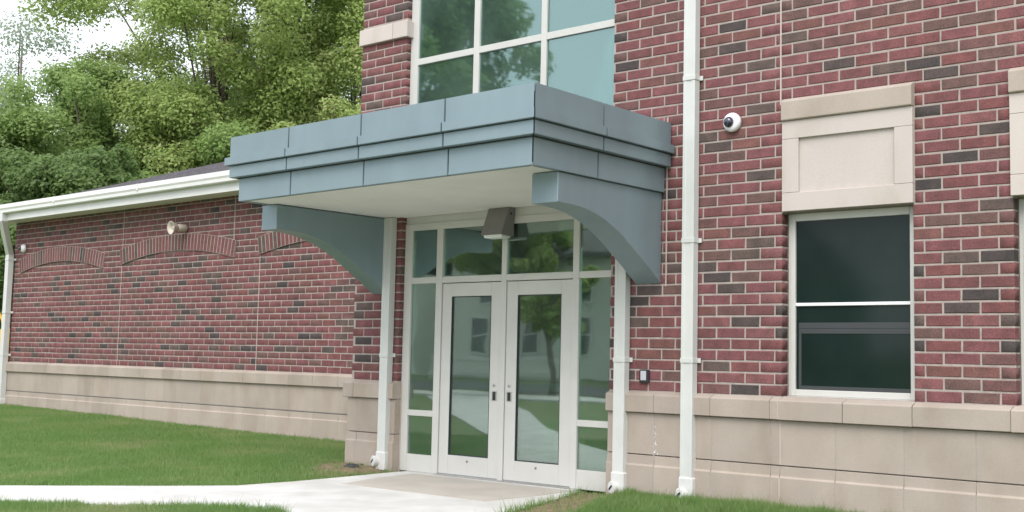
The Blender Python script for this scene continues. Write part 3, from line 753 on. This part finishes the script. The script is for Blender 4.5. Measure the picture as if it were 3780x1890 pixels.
for (a, b), z in zip(arch_sp, (1.805, 1.835, 1.848)): brick_arch(a, b, z)
off = -.022
wbase = boxes('stone_base', [(a, b, c, d, e_+off, f_+off) for a, b, c, d, e_, f_ in backing(WL, WR)], JOINT, W)
sh = lambda P: [(y, z+off) for y, z in P]
js = [-12.11-.607*k for k in range(13)]+[-12.11+.607*k for k in range(1, 10)]
js = sorted(x for x in js if WL+.2 < x < WR-.1)
js = [WL-.06]+js+[WR]
base_run(js, js, wbase, [(y, z+off+.01) for y, z in TALL], sh(LEDGE), [(y, z+off) for y, z in PLINTH])
# body, soffit, fascia, gutter, roof
boxes('side_wall', [(WL+e, WL+.3, .301, 9, -1.5, WT), (WL+.3, WR, 8.7, 9, -1.5, WT)], BRICK, W)
onebox('soffit_board', (WL-.42, WR, -.43, .30, WT-.060, WT-.045), SOFFIT, W, .002)
onebox('fascia_board', (WL-.42, WR, -.452, -.431, WT-.085, 3.045), GUTTER, W, .003)
bm = bmesh.new()
gp = [(-.4525, 3.165), (-.4525, 2.985), (-.540, 2.985), (-.552, 2.998), (-.556, 3.05), (-.572, 3.085), (-.570, 3.160), (-.560, 3.165), (-.556, 3.09), (-.54, 3.00), (-.462, 2.995), (-.462, 3.165)]
prism_x(bm, gp, WL-.45, WR-.002); fin('gutter', bm, GUTTER, W)
for x in (-17.2, -14.15, -11.1, -8.05):
    onebox('gutter_joint', (x-.02, x+.02, -.580, -.4535, 3.05, 3.165), GUTTER, W, .003)
# hipped shingle roof: slope .4
RZ = 3.105; ey = -.47; xe = -19.7
def rz(y): return RZ+.4*(y-ey)
def hipx(y): return xe+2.35*(y-ey)
ridge_y = 3.6
bm = bmesh.new()
P = [(xe, ey), (WR, ey), (WR, ridge_y), (hipx(ridge_y), ridge_y)]
va = [bm.verts.new((x, y, rz(y))) for x, y in P]; bm.faces.new(va)
q1 = bm.verts.new((WR, 8.4, rz(ey))); q2 = bm.verts.new((xe, 8.4, rz(ey)))
bm.faces.new((va[3], va[2], q1, q2)); bm.faces.new((va[0], va[3], q2)); bm.faces.new((va[0], q2, q1, va[1])); bm.faces.new((va[1], q1, va[2]))
roof = fin('roof', bm, SHINGLE, W)
ncourse = 26; dy = (ridge_y-ey)/ncourse
for k in range(ncourse):
    ya, yb = ey-.02+dy*k, ey+dy*(k+1)+.03
    bm = bmesh.new(); x0a, x0b = hipx(max(ya, ey)), hipx(min(yb, ridge_y))
    n = 1
    v = [bm.verts.new(c) for c in ((x0a, ya, rz(ya)+.016), (WR, ya, rz(ya)+.016), (WR, yb, rz(yb)+.004), (x0b, yb, rz(yb)+.004))]
    w = [bm.verts.new(c) for c in ((x0a, ya, rz(ya)+.003), (WR, ya, rz(ya)+.003))]
    bm.faces.new(v); bm.faces.new((v[0], w[0], w[1], v[1])); fin('shingle_course', bm, SHINGLE, roof)

# downspout at the wing's far corner
x0 = -20.10; wx, wy, wz = tow(x0, -.07, -.93)
t = thing('downspout', 'white downspout with bent top at the far left corner of the low wing', 'downspout', (wx, wy, -.95), 'white rectangular downspouts on the brick walls')
def wbm(bm):
    for v in bm.verts: v.co = Vector(tow(*v.co))
    return bm
bm = bmesh.new(); rings = []
for (cx_, y, z) in ((-19.47, -.50, 3.0), (-19.47, -.50, 2.83), (-20.03, -.09, 2.20), (-20.03, -.09, -.82)):
    rings.append([bm.verts.new((cx_+dx, y+dyy, z)) for dx, dyy in ((-.075, -.05), (.075, -.05), (.075, .05), (-.075, .05))])
for i in range(3):
    for k in range(4): bm.faces.new((rings[i][k], rings[i][(k+1) % 4], rings[i+1][(k+1) % 4], rings[i+1][k]))
bm.faces.new(rings[0]); bm.faces.new(rings[-1]); fin('pipe', wbm(bm), DSPAINT, t)
for z in (2.10, 1.0, .12):
    bm = bmesh.new(); box(bm, -20.111, -19.949, -.146, -.012, z-.022, z+.022, .002); box(bm, -19.948, -19.90, -.024, -.004, z-.022, z+.022, .002); fin('strap', wbm(bm), DSPAINT, t)
bm = bmesh.new(); box(bm, -20.12, -19.94, -.155, -.02, -.97, -.78, .012); fin('drain_adapter', wbm(bm), PVC, t)

# horn loudspeaker and small camera on the wing
o = Vector(tow(-13.45, 0, 2.40))
t = thing('horn_loudspeaker', 'beige horn loudspeaker on the wing wall above the middle brick arch', 'loudspeaker', o)
ax = Vector((-.02, -1, -.06)).normalized(); c0 = o+Vector((0, -.02, 0))
bm = bmesh.new(); lathe(bm, [(.05, 0), (.062, .02), (.066, .16), (.054, .18)], c0, ax, 20); fin('driver', bm, HORN, t, True)
bm = bmesh.new(); lathe(bm, [(.05, .16), (.075, .20), (.09, .25), (.112, .285), (.117, .292), (.110, .294), (.08, .255), (.05, .21), (.02, .20)], c0, ax, 28); fin('horn_bell', bm, HORN, t, True)
bm = bmesh.new(); lathe(bm, [(.03, .19), (.03, .245), (.012, .26)], c0, ax, 14); fin('horn_core', bm, HORN, t, True)
boxes('mount_bracket', [(o.x-.03, o.x+.03, o.y-.018, o.y-.002, o.z-.03, o.z+.03)], HORN, t, .004)
o = Vector(tow(-19.55, 0, 2.317))
t = thing('dome_camera', 'tiny white security camera at the far left end of the wing wall', 'security camera', o, 'dome security cameras on the brick walls')
bm = bmesh.new(); lathe(bm, [(.085, 0), (.09, .03), (.07, .07), (.05, .085)], o, (-.2, -1, 0), 20); fin('housing', bm, WHITEP, t, True)
bm = bmesh.new(); lathe(bm, [(.045, .08), (.04, .11), (.02, .125)], o, (-.35, -1, -.05), 16); fin('lens', bm, LENS, t, True)

# ================================================================== playground piece glimpsed past the wing
t = thing('play_frame', 'yellow playground panel with a hoop seen past the far corner of the wing', 'playground frame', (-27.9, 5.55, -.93))
onebox('play_panel', (-28.5, -27.16, 5.52, 5.60, .02, .72), YELLOW, t, .02)
bm = bmesh.new(); tube(bm, [(-27.85+.62*math.cos(a), 5.56, .73+.50*math.sin(a)) for a in np.linspace(0, math.pi, 13)], .035, 10); fin('hoop', bm, YELLOW, t, True)
for x in (-28.45, -27.22):
    bm = bmesh.new(); tube(bm, [(x, 5.68, -.95), (x, 5.68, .75)], .05, 10); fin('post', bm, YELLOW, t, True)
boxes('rung', [(-28.4, -27.27, 5.64, 5.70, z, z+.05) for z in (-.30, -.62)], YELLOW, t, .01)

# ================================================================== trees
def tree(name, label, x, y, z0, ztop, zlow, rad, cols, nleaf, leaf, seed, trunk=.28, clumps=90, group='trees behind the school', droop=.0):
    R = np.random.default_rng(seed); t = thing(name, label, 'tree', (x, y, z0), group)
    cz = (ztop+zlow)/2; rz_ = (ztop-zlow)/2; bm = bmesh.new()
    tube(bm, [(x, y, z0-.1), (x+.05, y, z0+.4*(zlow-z0)), (x, y+.05, zlow+.4), (x+.1, y, cz), (x, y, ztop-.8)], [trunk*1.25, trunk, trunk*.85, trunk*.5, .04], 10)
    # clump centres: more of them near the surface of an uneven crown
    C_ = []
    while len(C_) < clumps:
        d = R.normal(size=3); d /= np.linalg.norm(d); q = R.uniform(.25, 1.22)**.6
        lob = 1+.16*math.sin(3*math.atan2(d[1], d[0])+seed)+.12*math.sin(5*d[2]+seed*2)
        p = np.array([d[0]*rad*q*lob, d[1]*rad*q*lob, d[2]*rz_*q])
        if p[2] < -.55*rz_: p[:2] *= .8
        C_.append(p+np.array([x, y, cz]))
    C_ = np.array(C_)
    for c in C_[::max(1, clumps//26)]:
        zb = min(max(zlow-.5+.35*(c[2]-zlow), z0+1.2), ztop-1.5); mid = (np.array([x, y, zb])+c)/2+np.array([0, 0, .25])
        tube(bm, [(x, y, zb), tuple(mid), tuple(c)], [trunk*.32, trunk*.2, .025], 6)
    fin('trunk', bm, BARK, t, True)
    cr_ = R.uniform(.5, 1.25, clumps)*rad*.21*(120/clumps)**.2
    w_ = cr_**2.2; idx = R.choice(clumps, nleaf, p=w_/w_.sum())
    d = R.normal(size=(nleaf, 3)); d /= np.linalg.norm(d, axis=1)[:, None]; q = R.uniform(.05, 1, nleaf)**.5
    P = C_[idx]+d*(cr_[idx]*q)[:, None]*np.array([1.1, 1.1, .9]); P[:, 2] -= (.3*cr_[idx])*q**2*R.uniform(.2, 1, nleaf)
    nrm = d*.6+np.array([.15, -.25, .55])+R.normal(size=(nleaf, 3))*.45; nrm /= np.linalg.norm(nrm, axis=1)[:, None]
    a = np.cross(nrm, R.normal(size=(nleaf, 3))); a /= np.linalg.norm(a, axis=1)[:, None]; b = np.cross(nrm, a)
    s = R.uniform(.6, 1.3, nleaf)[:, None]*leaf
    V = np.stack([P-a*s, P+b*s*.55+nrm*s*.12, P+a*s, P-b*s*.55+nrm*s*.12], 1).reshape(-1, 3)
    m = leaf_material('leaves_'+name+str(seed), cols)
    raw('crown', V, np.arange(4*nleaf).reshape(-1, 4), m, t)
    return t
YG = [(.25, .35, .095), (.33, .44, .13), (.40, .49, .165), (.29, .40, .11), (.45, .50, .21), (.44, .39, .19)]
MG = [(.19, .30, .085), (.25, .37, .11), (.31, .42, .14), (.36, .45, .17)]
DG = [(.10, .17, .05), (.14, .225, .066), (.18, .265, .085), (.22, .30, .11)]
PG = [(.27, .34, .22), (.33, .40, .28), (.38, .44, .32), (.29, .36, .24)]
tree('maple_tree', 'tall yellow-green maple rising above the wing roof, largest crown of the group', -30.9, 14.2, -1, 18.5, 2.2, 4.5, YG, 210000, .068, 3, .2, 300)
tree('maple_tree', 'yellow-green maple right against the corner of the two-storey building', -28.6, 18.6, -1, 18, 2.0, 4.9, YG, 190000, .07, 8, .26, 280)
tree('maple_tree', 'mid-green leafy tree between the pale tree and the tall maple', -33.0, 11.0, -1, 9.8, 1.2, 3.2, MG, 100000, .066, 12, .2, 150)
tree('maple_tree', 'hazy green tree filling the gap between the two tall maples', -37.6, 19.2, -1, 13.5, 1.0, 4.6, MG, 100000, .08, 17, .2, 200)
tree('ash_tree', 'pale grey-green tree against the sky at the far left', -47.0, 14.6, -1, 14.4, 1.0, 5.2, PG, 80000, .08, 21, .2, 150)
tree('shade_tree', 'low leafy tree just behind the left end of the wing roof', -28.2, 7.9, -1, 6.2, .0, 2.6, DG, 80000, .07, 33, .16, 130)
tree('shade_tree', 'dark green tree at the left edge beside the wing corner', -33.5, 7.3, -1, 7.4, .0, 3.0, DG, 80000, .075, 37, .2, 130)
tree('maple_tree', 'low green maple just above the canopy behind the wing roof', -24.6, 14.4, -1, 7.6, .6, 2.9, YG, 80000, .07, 41, .16, 130)
tree('maple_tree', 'round green tree low behind the middle of the wing roof', -28.0, 12.2, -1, 7.2, .4, 3.0, MG, 80000, .07, 47, .16, 130)

# ================================================================== across the street (seen in the glass)
def house(label, x0, x1, y0, y1, zt, ridge, wallm, roofm, wins, gable_front=False):
    t = thing('house', label, 'house', ((x0+x1)/2, (y0+y1)/2, -1.0))
    bm = bmesh.new(); n = int((zt+1)/.16)
    for k in range(n):
        za, zb = -1+k*.16, -1+(k+1)*.16
        vs = [bm.verts.new(c) for c in ((x0, y1+.025, za), (x1, y1+.025, za), (x1, y1, zb), (x0, y1, zb))]; bm.faces.new(vs)
        vs = [bm.verts.new(c) for c in ((x1+.025, y0, za), (x1, y0, zb), (x1, y1, zb), (x1+.025, y1, za))]; bm.faces.new(vs)
    box(bm, x0, x1-.01, y0, y1-.01, -1, zt); fin('wall', bm, wallm, t)
    bm = bmesh.new(); o = .4
    if gable_front:
        pr = [(x0-o, zt-.05), ((x0+x1)/2, ridge), (x1+o, zt-.05), (x1+o, zt+.15), ((x0+x1)/2, ridge+.2), (x0-o, zt+.15)]
        a = [bm.verts.new((x, y0-o, z)) for x, z in pr]; b = [bm.verts.new((x, y1+o, z)) for x, z in pr]
        bm.faces.new(a); bm.faces.new(b[::-1])
        for i in range(6): bm.faces.new((a[i], b[i], b[(i+1) % 6], a[(i+1) % 6]))
    else:
        pr = [(y0-o, zt-.05), ((y0+y1)/2, ridge), (y1+o, zt-.05), (y1+o, zt+.15), ((y0+y1)/2, ridge+.2), (y0-o, zt+.15)]
        prism_x(bm, pr, x0-o, x1+o)
    fin('roof', bm, roofm, t)
    if gable_front:
        bm = bmesh.new(); vs = [bm.verts.new(c) for c in ((x0, y1-.02, zt-.03), (x1, y1-.02, zt-.03), ((x0+x1)/2, y1-.02, ridge-.02))]; bm.faces.new(vs); fin('gable', bm, wallm, t)
        for s in (-1, 1):
            xm = (x0+x1)/2; xe_ = x0-o if s < 0 else x1+o; bm = bmesh.new()
            vs = [bm.verts.new(c) for c in ((xe_, y1+o+.02, zt-.2), (xm, y1+o+.02, ridge-.12), (xm, y1+o+.02, ridge+.22), (xe_, y1+o+.02, zt+.17))]; bm.faces.new(vs)
            g = bmesh.ops.extrude_face_region(bm, geom=bm.faces[:]); bmesh.ops.translate(bm, vec=(0, .04, 0), verts=[q for q in g['geom'] if isinstance(q, bmesh.types.BMVert)]); fin('rake_board', bm, WHITEW, t)
    for (wx0, wz0, ww, wh) in wins:
        w = boxes('window', [(wx0-.1, wx0, y1+.03, y1+.08, wz0-.1, wz0+wh+.1), (wx0+ww, wx0+ww+.1, y1+.03, y1+.08, wz0-.1, wz0+wh+.1), (wx0, wx0+ww, y1+.03, y1+.08, wz0+wh, wz0+wh+.1), (wx0, wx0+ww, y1+.03, y1+.08, wz0-.1, wz0), (wx0, wx0+ww, y1+.03, y1+.07, wz0+wh/2-.03, wz0+wh/2+.03)], WHITEW, t)
        onebox('pane', (wx0, wx0+ww, y1+.028, y1+.04, wz0, wz0+wh), HGLASS, w, 0)
    return t
GROOF = simple('grey_house_roof', (.16, .15, .15), (.12, .115, .12), .95, 5)
house('white clapboard house across the street, reflected in the entrance glass', -36.5, -26.0, -40, -31, 4.6, 7.2, SIDING, GROOF,
      [(-34.8, .2, 1.0, 1.6), (-31.6, .2, 1.0, 1.6), (-28.6, .2, 1.0, 1.6), (-34.2, 2.6, .9, 1.4), (-28.4, 2.6, .9, 1.4)])
house('dark brown gabled house across the street, reflected in the right sidelight', -24.5, -17.5, -39, -30, 3.0, 6.4, BROWNW, GROOF, [(-22.6, .3, 1.2, 1.5)], True)
house('white house further along across the street, reflected in the left sidelight', -50, -39.5, -40, -31.5, 4.2, 7.0, SIDING, GROOF, [(-47, .2, 1, 1.6), (-43, .2, 1, 1.6)])
t = thing('picket_fence', 'white picket fence in front of the house across the street', 'fence', (-29.5, -27.2, -1.02))
for k in range(48):
    onebox('picket', (-33.8+k*.18, -33.71+k*.18, -27.22, -27.20, -.98, .02), WHITEW, t, .004)
boxes('fence_rail', [(-33.9, -25.2, -27.198, -27.15, z, z+.07) for z in (-.75, -.15)], WHITEW, t)
tree('street_tree', 'large street tree across the path from the school, reflected in the stair window', -25.3, -17.2, -1, 15, 4.5, 4.6, MG, 60000, .12, 55, .3, 100, 'street trees in front of the school')
tree('street_tree', 'small slim street tree reflected in the right entrance door', -17.5, -16.6, -1, 3.0, .75, 1.15, YG, 9000, .10, 59, .09, 30, 'street trees in front of the school')
tree('street_tree', 'low bushy street tree reflected in the transom panes', -30.0, -28.6, -1, 6.6, 3.0, 2.6, YG, 14000, .14, 61, .16, 40, 'street trees in front of the school')
tree('street_tree', 'tall tree behind the white house across the street', -36, -46, -1, 12, 3.5, 6, DG, 16000, .22, 67, .3, 60, 'street trees in front of the school')
